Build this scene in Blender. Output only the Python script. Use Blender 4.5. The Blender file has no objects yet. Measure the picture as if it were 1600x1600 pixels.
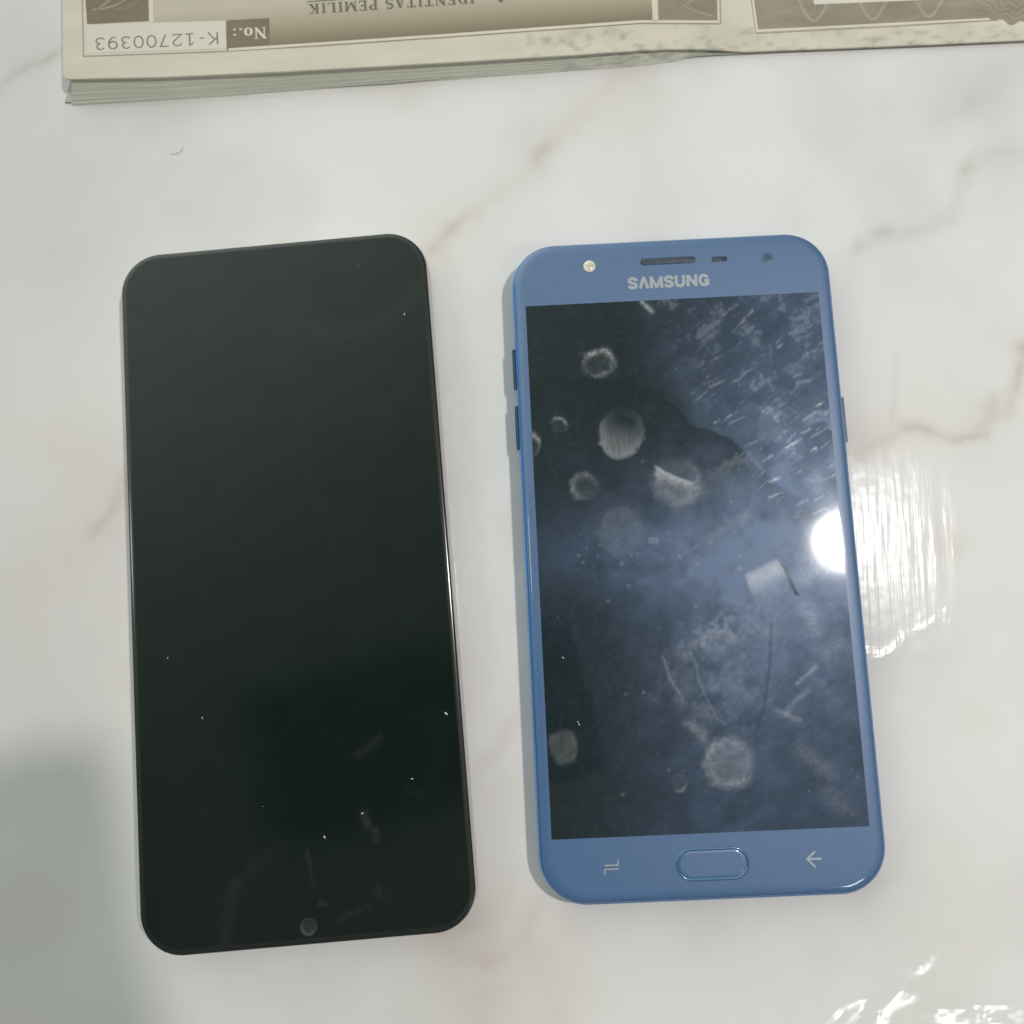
import bpy, bmesh, math, random
import numpy as np
from mathutils import Vector, Matrix

random.seed(7)
scene = bpy.context.scene
COL = scene.collection
MM = 0.001

# ------------------------------------------------------------------ camera
F_PX, TX, TY, CH = 1450.0, 0.141765, 0.0174107, 219.411      # focal in px of 1600, tilts, height in mm
ROT = Matrix.Rotation(TX, 3, 'X') @ Matrix.Rotation(TY, 3, 'Y')
cam_d = bpy.data.cameras.new('camera')
cam = bpy.data.objects.new('camera', cam_d)
COL.objects.link(cam)
cam_d.sensor_width = 36
cam_d.lens = 36 * F_PX / 1600
cam_d.clip_start = 0.002
cam_d.clip_end = 50
cam_d.dof.use_dof = True
cam_d.dof.focus_distance = 0.212
cam_d.dof.aperture_fstop = 13
cam.matrix_world = Matrix.Translation((0, 0, CH * MM)) @ ROT.to_4x4()
scene.camera = cam
scene.render.resolution_x = 1024
scene.render.resolution_y = 1024
scene.view_settings.view_transform = 'Standard'
scene.view_settings.look = 'None'
scene.view_settings.exposure = 0
scene.view_settings.gamma = 1

# ------------------------------------------------------------------ light
w = bpy.data.worlds.new('World')
scene.world = w
w.use_nodes = True
nt = w.node_tree
bg = nt.nodes['Background']
tc = nt.nodes.new('ShaderNodeTexCoord')             # dim room, paler towards the far left wall
dt = nt.nodes.new('ShaderNodeVectorMath'); dt.operation = 'DOT_PRODUCT'
nt.links.new(tc.outputs['Generated'], dt.inputs[0])
dt.inputs[1].default_value = Vector((-0.52, 0.72, 0.46)).normalized()
ramp = nt.nodes.new('ShaderNodeValToRGB')
ramp.color_ramp.interpolation = 'B_SPLINE'
nt.links.new(dt.outputs['Value'], ramp.inputs[0])
e = ramp.color_ramp.elements
e[0].position = 0.0; e[0].color = (0.0825, 0.0830, 0.0775, 1)
e[1].position = 1.0; e[1].color = (0.8600, 0.9500, 0.8900, 1)
for p_, c_ in ((0.35, (0.0875, 0.0910, 0.0840, 1)), (0.64, (0.0575, 0.0620, 0.0575, 1)), (0.86, (0.5200, 0.5750, 0.5375, 1))):
    m_ = e.new(p_); m_.color = c_
nt.links.new(ramp.outputs[0], bg.inputs[0])
bg.inputs[1].default_value = 2.12


def area(name, loc, target, shape, sx, sy, power, color):
    L = bpy.data.lights.new(name, 'AREA')
    L.shape = shape
    L.size = sx
    if shape in ('RECTANGLE', 'ELLIPSE'):
        L.size_y = sy
    L.energy = power
    L.color = color
    o = bpy.data.objects.new(name, L)
    COL.objects.link(o)
    o.location = loc
    o.rotation_euler = (Vector(target) - Vector(loc)).to_track_quat('-Z', 'Y').to_euler()
    return o


LZ = 0.95
lx = (71.9 + 71.9 / 210.9 * (LZ * 1000 - 8.5)) * MM
ly = (23.5 + 23.5 / 210.9 * (LZ * 1000 - 8.5)) * MM
area('ceiling_bulb', (lx, ly, LZ), (0.07, 0.02, 0), 'DISK', 0.054, 0.054, 4.8, (1.0, 0.955, 0.92))
area('side_window', (-0.9, 0.10, 0.82), (0, 0.02, 0), 'RECTANGLE', 0.12, 0.26, 0.8, (0.95, 1.0, 1.0))
area('window_strip', (0.62, -0.66, 1.25), (0.08, -0.08, 0), 'RECTANGLE', 0.20, 0.07, 0.8, (0.97, 1.0, 0.97))

# ------------------------------------------------------------------ helpers
Rn = np.array(ROT)


def at(px, py, z):
    """point at height z (mm) seen at pixel px,py of the 1600 px photograph; mm"""
    d = Rn @ np.array([(px - 800) / F_PX, -(py - 800) / F_PX, -1.0])
    t = (z - CH) / d[2]
    return np.array([d[0] * t, d[1] * t, z])


def proj(P):
    """world mm (n,3) -> photo px (n,2)"""
    q = (P - np.array([0, 0, CH])) @ Rn
    return np.stack([800 + F_PX * q[:, 0] / -q[:, 2], 800 - F_PX * q[:, 1] / -q[:, 2]], 1)


def _hash(ix, iy, s):
    h = (ix * 374761393 + iy * 668265263 + s * 2147483647) & 0xffffffff
    h = ((h ^ (h >> 13)) * 1274126177) & 0xffffffff
    return ((h ^ (h >> 16)) & 0xffff) / 65535.0


def vnoise(x, y, s=0):
    x = np.asarray(x, float); y = np.asarray(y, float)
    ix = np.floor(x).astype(np.int64); iy = np.floor(y).astype(np.int64)
    fx = x - ix; fy = y - iy
    fx = fx * fx * (3 - 2 * fx); fy = fy * fy * (3 - 2 * fy)
    a = _hash(ix, iy, s); b = _hash(ix + 1, iy, s); c = _hash(ix, iy + 1, s); d = _hash(ix + 1, iy + 1, s)
    return (a * (1 - fx) + b * fx) * (1 - fy) + (c * (1 - fx) + d * fx) * fy


def fbm(x, y, s=0, o=4):
    r = 0; a = 0.5; n = 0
    for k in range(o):
        r = r + a * vnoise(x * 2 ** k + 17 * k, y * 2 ** k + 31 * k, s + k); n += a; a *= 0.5
    return r / n


def sst(x, a, b):
    t = np.clip((x - a) / (b - a), 0, 1)
    return t * t * (3 - 2 * t)


def seg_d(X, Y, pts):
    """distance to polyline"""
    D = np.full(X.shape, 1e9)
    for (x0, y0), (x1, y1) in zip(pts[:-1], pts[1:]):
        dx, dy = x1 - x0, y1 - y0
        t = np.clip(((X - x0) * dx + (Y - y0) * dy) / (dx * dx + dy * dy + 1e-9), 0, 1)
        D = np.minimum(D, np.hypot(X - x0 - t * dx, Y - y0 - t * dy))
    return D


def mesh_obj(name, verts, faces, mat, parent=None, smooth=False, loc=None):
    me = bpy.data.meshes.new(name)
    me.from_pydata([tuple(float(c) * MM for c in v) for v in verts], [], faces)
    me.materials.append(mat)
    if smooth:
        me.polygons.foreach_set('use_smooth', [True] * len(me.polygons))
    me.update()
    o = bpy.data.objects.new(name, me)
    COL.objects.link(o)
    if parent is not None:
        o.parent = parent
    if loc is not None:
        o.location = loc
    return o


def grid_mesh(name, xs, ys, zf, mat, parent=None, smooth=True, attrs=None):
    """tensor grid; zf(X,Y)->z ; attrs {name: array (n,) or (n,3)}"""
    X, Y = np.meshgrid(xs, ys)
    Z = zf(X, Y) if callable(zf) else np.full(X.shape, float(zf))
    nx, ny = len(xs), len(ys)
    co = np.stack([X.ravel(), Y.ravel(), Z.ravel()], 1) * MM
    i = (np.arange(ny - 1)[:, None] * nx + np.arange(nx - 1)[None, :]).ravel()
    f = np.stack([i, i + 1, i + 1 + nx, i + nx], 1)
    me = bpy.data.meshes.new(name)
    me.vertices.add(len(co)); me.vertices.foreach_set('co', co.ravel())
    me.loops.add(f.size); me.loops.foreach_set('vertex_index', f.ravel())
    me.polygons.add(len(f)); me.polygons.foreach_set('loop_start', np.arange(0, f.size, 4))
    me.polygons.foreach_set('loop_total', np.full(len(f), 4))
    me.update(calc_edges=True)
    me.polygons.foreach_set('use_smooth', [smooth] * len(f))
    for k, v in (attrs or {}).items():
        v = np.asarray(v, float)
        if v.ndim == 1:
            a = me.attributes.new(k, 'FLOAT', 'POINT'); a.data.foreach_set('value', v)
        else:
            a = me.attributes.new(k, 'FLOAT_COLOR', 'POINT')
            a.data.foreach_set('color', np.concatenate([v, np.ones((len(v), 1))], 1).ravel())
    me.materials.append(mat)
    o = bpy.data.objects.new(name, me)
    COL.objects.link(o)
    if parent is not None:
        o.parent = parent
    return o


def empty(name, loc, rz=0):
    o = bpy.data.objects.new(name, None)
    COL.objects.link(o)
    o.location = loc
    o.rotation_euler = (0, 0, rz)
    o.empty_display_size = 0.01
    return o


def tag(o, label=None, cat=None, kind=None, group=None):
    if label: o['label'] = label
    if cat: o['category'] = cat
    if kind: o['kind'] = kind
    if group: o['group'] = group
    return o


def rrect(wd, ht, r, n=14):
    pts = []
    for cx, cy, a0 in ((wd / 2 - r, ht / 2 - r, 0), (-wd / 2 + r, ht / 2 - r, 90), (-wd / 2 + r, -ht / 2 + r, 180), (wd / 2 - r, -ht / 2 + r, 270)):
        for k in range(n + 1):
            a = math.radians(a0 + 90 * k / n)
            pts.append((cx + r * math.cos(a), cy + r * math.sin(a)))
    return pts


def loft(name, wd, ht, r, prof, mat, parent=None, cap0=True, cap1=True, n=14, off=(0, 0)):
    """prof: list of (inset, z)"""
    V, Fc = [], []
    m = 4 * (n + 1)
    for ins, z in prof:
        rr = max(r - ins, 0.05)
        for x, y in rrect(wd - 2 * ins, ht - 2 * ins, rr, n):
            V.append((x + off[0], y + off[1], z))
    for k in range(len(prof) - 1):
        for j in range(m):
            a = k * m + j; b = k * m + (j + 1) % m
            Fc.append((a, b, b + m, a + m))
    if cap0: Fc.append(tuple(reversed(range(m))))
    if cap1: Fc.append(tuple((len(prof) - 1) * m + j for j in range(m)))
    o = mesh_obj(name, V, Fc, mat, parent, True)
    return o


def disc(name, c, r0, prof, mat, parent=None, n=32, cap=True, sx=1.0):
    """prof list of (radius factor, z); filled top"""
    V, Fc = [], []
    for k, (rf, z) in enumerate(prof):
        for j in range(n):
            a = 2 * math.pi * j / n
            V.append((c[0] + r0 * rf * math.cos(a) * sx, c[1] + r0 * rf * math.sin(a), z))
    for k in range(len(prof) - 1):
        for j in range(n):
            a = k * n + j; b = k * n + (j + 1) % n
            Fc.append((a, b, b + n, a + n))
    if cap: Fc.append(tuple((len(prof) - 1) * n + j for j in range(n)))
    return mesh_obj(name, V, Fc, mat, parent, True)


# ------------------------------------------------------------------ materials
def new_mat(name):
    m = bpy.data.materials.new(name)
    m.use_nodes = True
    return m, m.node_tree, m.node_tree.nodes['Principled BSDF']


def setp(b, **k):
    for a, v in k.items():
        b.inputs[a.replace('_', ' ')].default_value = v


def noise_col(nt, b, c0, c1, scale, detail=4, coord='Object', stretch=None, inp='Base Color'):
    t = nt.nodes.new('ShaderNodeTexCoord')
    mp = nt.nodes.new('ShaderNodeMapping')
    if stretch: mp.inputs['Scale'].default_value = stretch
    n = nt.nodes.new('ShaderNodeTexNoise')
    n.inputs['Scale'].default_value = scale
    n.inputs['Detail'].default_value = detail
    r = nt.nodes.new('ShaderNodeValToRGB')
    r.color_ramp.elements[0].position = 0.3; r.color_ramp.elements[1].position = 0.7
    r.color_ramp.elements[0].color = (*c0, 1); r.color_ramp.elements[1].color = (*c1, 1)
    nt.links.new(t.outputs[coord], mp.inputs[0]); nt.links.new(mp.outputs[0], n.inputs['Vector'])
    nt.links.new(n.outputs['Fac'], r.inputs[0])
    if inp: nt.links.new(r.outputs[0], b.inputs[inp])
    return r, n, mp


def plain(name, c, rough=0.5, metal=0.0, var=0.12, scale=400, coat=0.0, spec=0.5, coat_rough=0.03):
    m, nt, b = new_mat(name)
    noise_col(nt, b, tuple(x * (1 - var) for x in c), tuple(min(1, x * (1 + var)) for x in c), scale)
    setp(b, Roughness=rough, Metallic=metal)
    b.inputs['Coat Weight'].default_value = coat
    b.inputs['Coat Roughness'].default_value = coat_rough
    b.inputs['Specular IOR Level'].default_value = spec
    return m


def math_n(nt, op, a, b=None, c=None):
    n = nt.nodes.new('ShaderNodeMath'); n.operation = op
    for i, v in enumerate((a, b, c)):
        if v is None: continue
        if isinstance(v, (int, float)): n.inputs[i].default_value = v
        else: nt.links.new(v, n.inputs[i])
    return n.outputs[0]


def attr_n(nt, name, out='Fac'):
    n = nt.nodes.new('ShaderNodeAttribute'); n.attribute_name = name
    return n.outputs[out]


# marble under clear plastic film
def marble_mat():
    m, nt, b = new_mat('marble_under_film')
    L = nt.links
    col = attr_n(nt, 'marble', 'Color')
    r, n, mp = noise_col(nt, b, (0.965, 0.965, 0.965), (1.02, 1.02, 1.02), 26, 6, inp=None)
    mx = nt.nodes.new('ShaderNodeMix'); mx.data_type = 'RGBA'; mx.blend_type = 'MULTIPLY'
    mx.inputs[0].default_value = 1
    L.new(col, mx.inputs[6]); L.new(r.outputs[0], mx.inputs[7])
    L.new(mx.outputs[2], b.inputs['Base Color'])
    setp(b, Roughness=0.55)
    b.inputs['Specular IOR Level'].default_value = 0.25
    b.inputs['Coat Weight'].default_value = 1.0
    b.inputs['Coat IOR'].default_value = 1.45
    L.new(math_n(nt, 'SUBTRACT', 1.0, math_n(nt, 'MULTIPLY', attr_n(nt, 'ridge'), 0.62)), b.inputs['Coat Weight'])
    # film relief: fine vertical ridges + long soft waves
    tc = nt.nodes.new('ShaderNodeTexCoord')
    mp1 = nt.nodes.new('ShaderNodeMapping')
    mp1.inputs['Rotation'].default_value = (0, 0, math.radians(5))
    mp1.inputs['Scale'].default_value = (1.0, 0.085, 1)
    L.new(tc.outputs['Object'], mp1.inputs[0])
    n1 = nt.nodes.new('ShaderNodeTexNoise'); n1.inputs['Scale'].default_value = 560; n1.inputs['Detail'].default_value = 2
    L.new(mp1.outputs[0], n1.inputs['Vector'])
    n2 = nt.nodes.new('ShaderNodeTexNoise'); n2.inputs['Scale'].default_value = 95; n2.inputs['Detail'].default_value = 2
    L.new(tc.outputs['Object'], n2.inputs['Vector'])
    n3 = nt.nodes.new('ShaderNodeTexNoise'); n3.inputs['Scale'].default_value = 260; n3.inputs['Detail'].default_value = 1
    L.new(tc.outputs['Object'], n3.inputs['Vector'])
    ridge = attr_n(nt, 'ridge'); wave = attr_n(nt, 'wave')
    L.new(math_n(nt, 'ADD', math_n(nt, 'MULTIPLY', ridge, 0.10), 0.09), b.inputs['Coat Roughness'])
    lip = attr_n(nt, 'lip')
    h1 = math_n(nt, 'MULTIPLY', math_n(nt, 'MULTIPLY', n1.outputs['Fac'], ridge), 0.00011)
    h3 = math_n(nt, 'MULTIPLY', math_n(nt, 'MULTIPLY', n3.outputs['Fac'], ridge), 0.00006)
    h2 = math_n(nt, 'MULTIPLY', math_n(nt, 'MULTIPLY', n2.outputs['Fac'], wave), 0.0002)
    hh = math_n(nt, 'ADD', math_n(nt, 'ADD', math_n(nt, 'ADD', h1, h2), h3), lip)
    bp = nt.nodes.new('ShaderNodeBump'); bp.inputs['Strength'].default_value = 1; bp.inputs['Distance'].default_value = 1.0
    L.new(hh, bp.inputs['Height'])
    L.new(bp.outputs[0], b.inputs['Coat Normal'])
    return m


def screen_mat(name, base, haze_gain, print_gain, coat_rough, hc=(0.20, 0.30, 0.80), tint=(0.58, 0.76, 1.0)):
    """black display glass with grease film, on the blue phone also painted flare glow (haze), and finger marks (print)"""
    m, nt, b = new_mat(name)
    L = nt.links
    haze = attr_n(nt, 'haze'); prt = attr_n(nt, 'print')
    mx = nt.nodes.new('ShaderNodeMix'); mx.data_type = 'RGBA'
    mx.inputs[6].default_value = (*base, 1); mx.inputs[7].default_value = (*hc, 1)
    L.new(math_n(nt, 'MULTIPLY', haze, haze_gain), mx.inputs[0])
    mx2 = nt.nodes.new('ShaderNodeMix'); mx2.data_type = 'RGBA'; mx2.inputs[7].default_value = (0.50, 0.49, 0.49, 1)
    L.new(mx.outputs[2], mx2.inputs[6]); L.new(math_n(nt, 'MINIMUM', math_n(nt, 'MULTIPLY', prt, print_gain), 1.0), mx2.inputs[0])
    L.new(mx2.outputs[2], b.inputs['Base Color'])
    b.inputs['Roughness'].default_value = 0.44
    sp = math_n(nt, 'MINIMUM', math_n(nt, 'ADD', math_n(nt, 'MULTIPLY', haze, 0.9), math_n(nt, 'MULTIPLY', prt, 0.8)), 1.0)
    L.new(sp, b.inputs['Specular IOR Level'])
    b.inputs['Specular Tint'].default_value = (*tint, 1)
    b.inputs['Coat Weight'].default_value = 1
    b.inputs['Coat Roughness'].default_value = coat_rough
    b.inputs['Coat IOR'].default_value = 1.5
    return m


M_black_glass_edge = plain('black_glass_edge', (0.006, 0.0095, 0.0085), 0.5, 0, 0.1, 300, 1.0, 0.25, 0.14)
M_silver = plain('grey_frame_plastic', (0.60, 0.585, 0.55), 0.38, 0.15, 0.05, 200, 0.3)
M_dark = plain('dark_plastic', (0.012, 0.014, 0.016), 0.45, 0, 0.2, 500)
M_blue_frame = plain('blue_satin_frame', (0.045, 0.22, 0.58), 0.24, 0.55, 0.05, 900, 0.25, 0.5, 0.12)
M_button = plain('blue_grey_button', (0.03, 0.065, 0.12), 0.4, 0.3, 0.1, 600)
M_silver_ink = plain('silver_print', (0.38, 0.41, 0.44), 0.35, 0.2, 0.06, 900)
M_lens = plain('lens_glass', (0.05, 0.075, 0.11), 0.1, 0, 0.3, 900, 1.0, 0.5, 0.3)
M_led = plain('flash_lens_cream', (0.74, 0.68, 0.52), 0.25, 0, 0.25, 900, 1.0)
M_led_rim = plain('flash_rim_white', (0.7, 0.68, 0.62), 0.3, 0, 0.1, 900, 0.5)
M_grille = plain('earpiece_mesh', (0.055, 0.065, 0.08), 0.5, 0.3, 0.5, 2500)
M_sensor = plain('sensor_window', (0.035, 0.050, 0.080), 0.5, 0, 0.15, 700, 0.0)
M_camrim = plain('camera_window_blue', (0.055, 0.12, 0.24), 0.4, 0, 0.2, 900, 0.4)
M_ring = plain('polished_blue_rim', (0.075, 0.17, 0.33), 0.25, 0.4, 0.05, 700, 0.6)
M_sub = plain('punch_hole_rim', (0.014, 0.018, 0.017), 0.5, 0, 0.2, 900, 0.3)


def bezel_mat():
    m, nt, b = new_mat('pearl_blue_bezel')
    L = nt.links
    r, n, mp = noise_col(nt, b, (0.036, 0.106, 0.248), (0.054, 0.142, 0.305), 2600, 2)
    setp(b, Roughness=0.45, Metallic=0.0)
    b.inputs['Specular IOR Level'].default_value = 0.9
    b.inputs['Coat Weight'].default_value = 1
    b.inputs['Coat Roughness'].default_value = 0.06
    return m


M_bezel = bezel_mat()

# ------------------------------------------------------------------ the table top
def vein_paint():
    xs = np.concatenate([np.arange(-900, -160, 20), np.arange(-160, 175, 0.9), np.arange(176, 900, 20)])
    ys = np.concatenate([np.arange(-700, -100, 20), np.arange(-100, 200, 0.9), np.arange(201, 900, 20)])
    X, Y = np.meshgrid(xs, ys)
    P = np.stack([X.ravel(), Y.ravel(), np.zeros(X.size)], 1)
    uv = proj(P)
    far = (np.abs(P[:, 0]) > 175) | (P[:, 1] > 200) | (P[:, 1] < -100)
    # warp (px)
    wx, wy = P[:, 0], P[:, 1]
    u = uv[:, 0] + 50 * (fbm(wx / 17, wy / 17, 3, 2) - .5) + 9 * (fbm(wx / 3, wy / 3, 9, 2) - .5)
    v = uv[:, 1] + 50 * (fbm(wx / 17, wy / 17, 5, 2) - .5) + 9 * (fbm(wx / 3, wy / 3, 11, 2) - .5)
    base = np.array([0.785, 0.775, 0.76])
    C = np.tile(base, (len(P), 1))
    cloud = fbm(wx / 38, wy / 38, 21, 5)
    C *= (1 - 0.09 * 1.5 * (1 - sst(uv[:, 0], 60, 560)) * (fbm(wx / 60, wy / 60, 33, 2) + .5))[:, None]  # left side darkened: shade painted into the marble colour
    warm = np.array([0.60, 0.51, 0.445]); grey = np.array([0.53, 0.53, 0.515]); brown = np.array([0.36, 0.27, 0.20])
    pink = np.array([0.68, 0.60, 0.57])

    def mix(col, a):
        nonlocal C
        a = np.clip(a, 0, 1)[:, None]
        C = C * (1 - a) + col * a
    mix(grey, 0.20 * sst(cloud, 0.52, 0.75))
    mix(warm, 0.16 * sst(fbm(wx / 30, wy / 30, 77, 4), 0.52, 0.75))
    # soft clouds: centre, radii, colour, strength
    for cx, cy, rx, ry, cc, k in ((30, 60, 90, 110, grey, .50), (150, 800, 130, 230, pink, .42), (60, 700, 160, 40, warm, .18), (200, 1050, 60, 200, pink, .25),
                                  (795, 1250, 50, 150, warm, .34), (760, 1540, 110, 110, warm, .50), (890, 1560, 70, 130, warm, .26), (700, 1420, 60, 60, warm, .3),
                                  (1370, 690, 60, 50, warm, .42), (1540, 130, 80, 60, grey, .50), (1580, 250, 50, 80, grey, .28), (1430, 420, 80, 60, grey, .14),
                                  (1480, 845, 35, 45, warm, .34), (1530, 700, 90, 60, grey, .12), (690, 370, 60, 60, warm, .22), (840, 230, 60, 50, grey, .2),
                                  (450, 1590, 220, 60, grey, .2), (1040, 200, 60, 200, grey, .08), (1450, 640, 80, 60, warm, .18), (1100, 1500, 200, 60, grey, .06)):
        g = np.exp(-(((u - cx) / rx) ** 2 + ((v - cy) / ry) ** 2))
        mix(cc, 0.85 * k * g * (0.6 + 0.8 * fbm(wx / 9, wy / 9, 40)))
    # veins
    for pts, wd, cc, k in (([(-40, 200), (0, 160), (25, 125), (60, 108), (100, 92)], 5, brown, .75), ([(-40, 190), (20, 130), (100, 80), (160, 30)], 22, grey, .4),
                           ([(1000, 110), (930, 160), (850, 222), (800, 275), (730, 350), (670, 395), (625, 430)], 14, warm, .55),
                           ([(860, 215), (835, 240)], 7, brown, .35), ([(735, 345), (690, 388)], 6, brown, .42), ([(690, 388), (668, 384)], 5, brown, .3),
                           ([(1640, 60), (1560, 110), (1500, 160), (1470, 190)], 20, grey, .55), ([(1620, 230), (1570, 235), (1530, 262), (1490, 318), (1410, 368), (1340, 396)], 9, grey, .75),
                           ([(1530, 265), (1515, 275)], 6, brown, .4), ([(1385, 372), (1340, 398)], 4, brown, .35),
                           ([(1640, 500), (1592, 540), (1583, 590), (1560, 635), (1535, 640), (1495, 662), (1455, 663), (1415, 680), (1390, 700), (1330, 722)], 7, warm, .95),
                           ([(1592, 540), (1583, 590)], 6, brown, .55), ([(1545, 616), (1532, 626)], 7, brown, .6), ([(1520, 668), (1455, 664), (1415, 682)], 3.5, brown, .5),
                           ([(1412, 560), (1403, 690)], 2, grey, .8), ([(206, 745), (186, 790), (150, 828)], 6, brown, .62), ([(212, 730), (190, 800), (130, 840), (60, 960)], 18, pink, .6),
                           ([(800, 1110), (765, 1170), (735, 1200)], 9, warm, .6), ([(850, 1400), (825, 1450), (845, 1520), (900, 1600)], 12, warm, .34),
                           ([(690, 1450), (730, 1490), (790, 1490)], 9, warm, .6), ([(800, 1486), (770, 1497)], 3, brown, .5), ([(790, 1500), (760, 1560), (720, 1620)], 16, warm, .6),
                           ([(845, 1395), (820, 1480)], 6, warm, .4), ([(0, 1060), (120, 1120), (190, 1300)], 16, grey, .1)):
        d = seg_d(u, v, pts)
        n = fbm(wx / 4, wy / 4, 55)
        mix(cc, 0.34 * k * np.exp(-(d / (1.15 * wd)) ** 2) * (0.1 + 1.2 * n))
        mix(cc, 0.34 * k * np.exp(-(d / (2.6 * wd)) ** 2) * (0.1 + 1.2 * n))
    C[far] = base
    U, V = uv[:, 0], uv[:, 1]
    ridge = np.exp(-(np.maximum(0, np.abs(U + 60 * (fbm(wx / 2.0, wy / 16, 95, 3) - .5) - 1385) - 45) / 55) ** 2) * sst(V + 90 * (fbm(wx / 2, wy / 12, 96, 2) - .5), 640, 790) * (1 - sst(V + .18 * (U - 1400) * 1.0, 1022, 1036))
    wave = 0.05 + sst(V, 1420, 1500) * sst(U, 1050, 1150) + 0.10 * sst(U, 1330, 1420)
    wave[far] = 0.05
    uw = U + 7 * (fbm(wx / 5, wy / 5, 91, 2) - .5); vw = V + 7 * (fbm(wx / 5, wy / 5, 92, 2) - .5)
    lip = np.zeros(len(P))
    for pts, sg, h in (([(1352, 1022), (1376, 1027), (1398, 1018), (1412, 1000)], 1.1, .13), ([(1436, 988), (1460, 972)], .9, .10), ([(1478, 955), (1482, 975)], .7, .08),
                       ([(1135, 1588), (1180, 1572)], 1.3, .10), ([(1255, 1612), (1300, 1582), (1338, 1560)], 1.6, .12), ([(1300, 1612), (1340, 1572)], 1.2, .08), ([(1360, 1612), (1366, 1580), (1385, 1560), (1412, 1545)], 1.2, .10),
                       ([(1420, 1508), (1436, 1510), (1456, 1488)], 1.0, .08), ([(1468, 1578), (1520, 1574), (1600, 1572), (1640, 1572)], 1.2, .09), ([(1536, 1584), (1560, 1600)], 1.0, .08)):
        d = seg_d(uw, vw, pts) / 7.0
        lip = np.maximum(lip, (h if pts[0][1] < 1100 else 1.5 * h) * np.exp(-(d / (sg if pts[0][1] < 1100 else 1.8 * sg)) ** 2) * (.75 + .5 * fbm(wx / 3.4, wy / 3.4, 93, 1)))
    lip *= 0.001
    lip[far] = 0
    ridge[far] = 0
    return xs, ys, C, ridge, wave, lip


xs, ys, C, ridge, wave, lip = vein_paint()
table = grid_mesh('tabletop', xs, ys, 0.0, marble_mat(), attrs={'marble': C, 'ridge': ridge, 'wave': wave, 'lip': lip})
tag(table, 'white marble tabletop with brown veins under clear plastic film', kind='structure')

# ------------------------------------------------------------------ ribbons and letters
def ribbon(V, Fc, pts, wds, to3, closed=False, z0=0.0):
    """pts 2-D polyline, wds width (scalar or list); to3(x,y,z0)->3-D"""
    n = len(pts)
    if not hasattr(wds, '__len__'): wds = [wds] * n
    base = len(V)
    for i in range(n):
        if closed:
            p0 = pts[(i - 1) % n]; p1 = pts[(i + 1) % n]
            a = np.subtract(pts[i], p0); b = np.subtract(p1, pts[i])
        else:
            a = np.subtract(pts[i], pts[i - 1]) if i > 0 else np.subtract(pts[1], pts[0])
            b = np.subtract(pts[i + 1], pts[i]) if i < n - 1 else a
        a = a / (np.hypot(*a) + 1e-12); b = b / (np.hypot(*b) + 1e-12)
        t = a + b; t = t / (np.hypot(*t) + 1e-9)
        c = max(0.45, float(np.dot(t, b)))
        nx, ny = -t[1] / c, t[0] / c
        hw = wds[i] / 2
        V.append(to3(pts[i][0] + nx * hw, pts[i][1] + ny * hw, z0))
        V.append(to3(pts[i][0] - nx * hw, pts[i][1] - ny * hw, z0))
    for i in range(n if closed else n - 1):
        a = base + 2 * i; b = base + 2 * ((i + 1) % n)
        Fc.append((a, a + 1, b + 1, b))


def arc(cx, cy, rx, ry, a0, a1, n=12):
    return [(cx + rx * math.cos(math.radians(a0 + (a1 - a0) * k / n)), cy + ry * math.sin(math.radians(a0 + (a1 - a0) * k / n))) for k in range(n + 1)]


# sans (thin) glyphs: unit height; (advance, [polylines])
SANS = {
    'K': (0.66, [[(0.08, 0), (0.08, 1)], [(0.6, 1), (0.09, 0.42)], [(0.25, 0.6), (0.63, 0)]]),
    '-': (0.5, [[(0.1, 0.42), (0.36, 0.42)]]),
    '1': (0.66, [[(0.14, 0.78), (0.36, 0.97), (0.36, 0.03)], [(0.12, 0.03), (0.6, 0.03)]]),
    '2': (0.66, [arc(0.32, 0.71, 0.25, 0.26, 165, -35, 12) + [(0.06, 0.04), (0.62, 0.04)]]),
    '7': (0.66, [[(0.06, 0.96), (0.58, 0.96), (0.24, 0)]]),
    '0': (0.66, [arc(0.33, 0.5, 0.27, 0.47, 0, 360, 28)]),
    '3': (0.66, [arc(0.3, 0.735, 0.23, 0.235, 155, -90, 12), arc(0.3, 0.265, 0.26, 0.235, 90, -155, 12)]),
    '9': (0.66, [arc(0.33, 0.66, 0.25, 0.3, 0, 360, 24), [(0.58, 0.66), (0.55, 0.3), (0.4, 0.06), (0.14, 0.04)]]),
}
T, t_, S_ = 0.2, 0.085, 0.06     # serif bold: thick, thin, serif


def stem(x, y0=0.0, y1=1.0, sw=0.17):
    return [([(x, y0), (x, y1)], T), ([(x - sw, y0 + S_ / 2), (x + sw, y0 + S_ / 2)], S_), ([(x - sw, y1 - S_ / 2), (x + sw, y1 - S_ / 2)], S_)]


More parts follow.
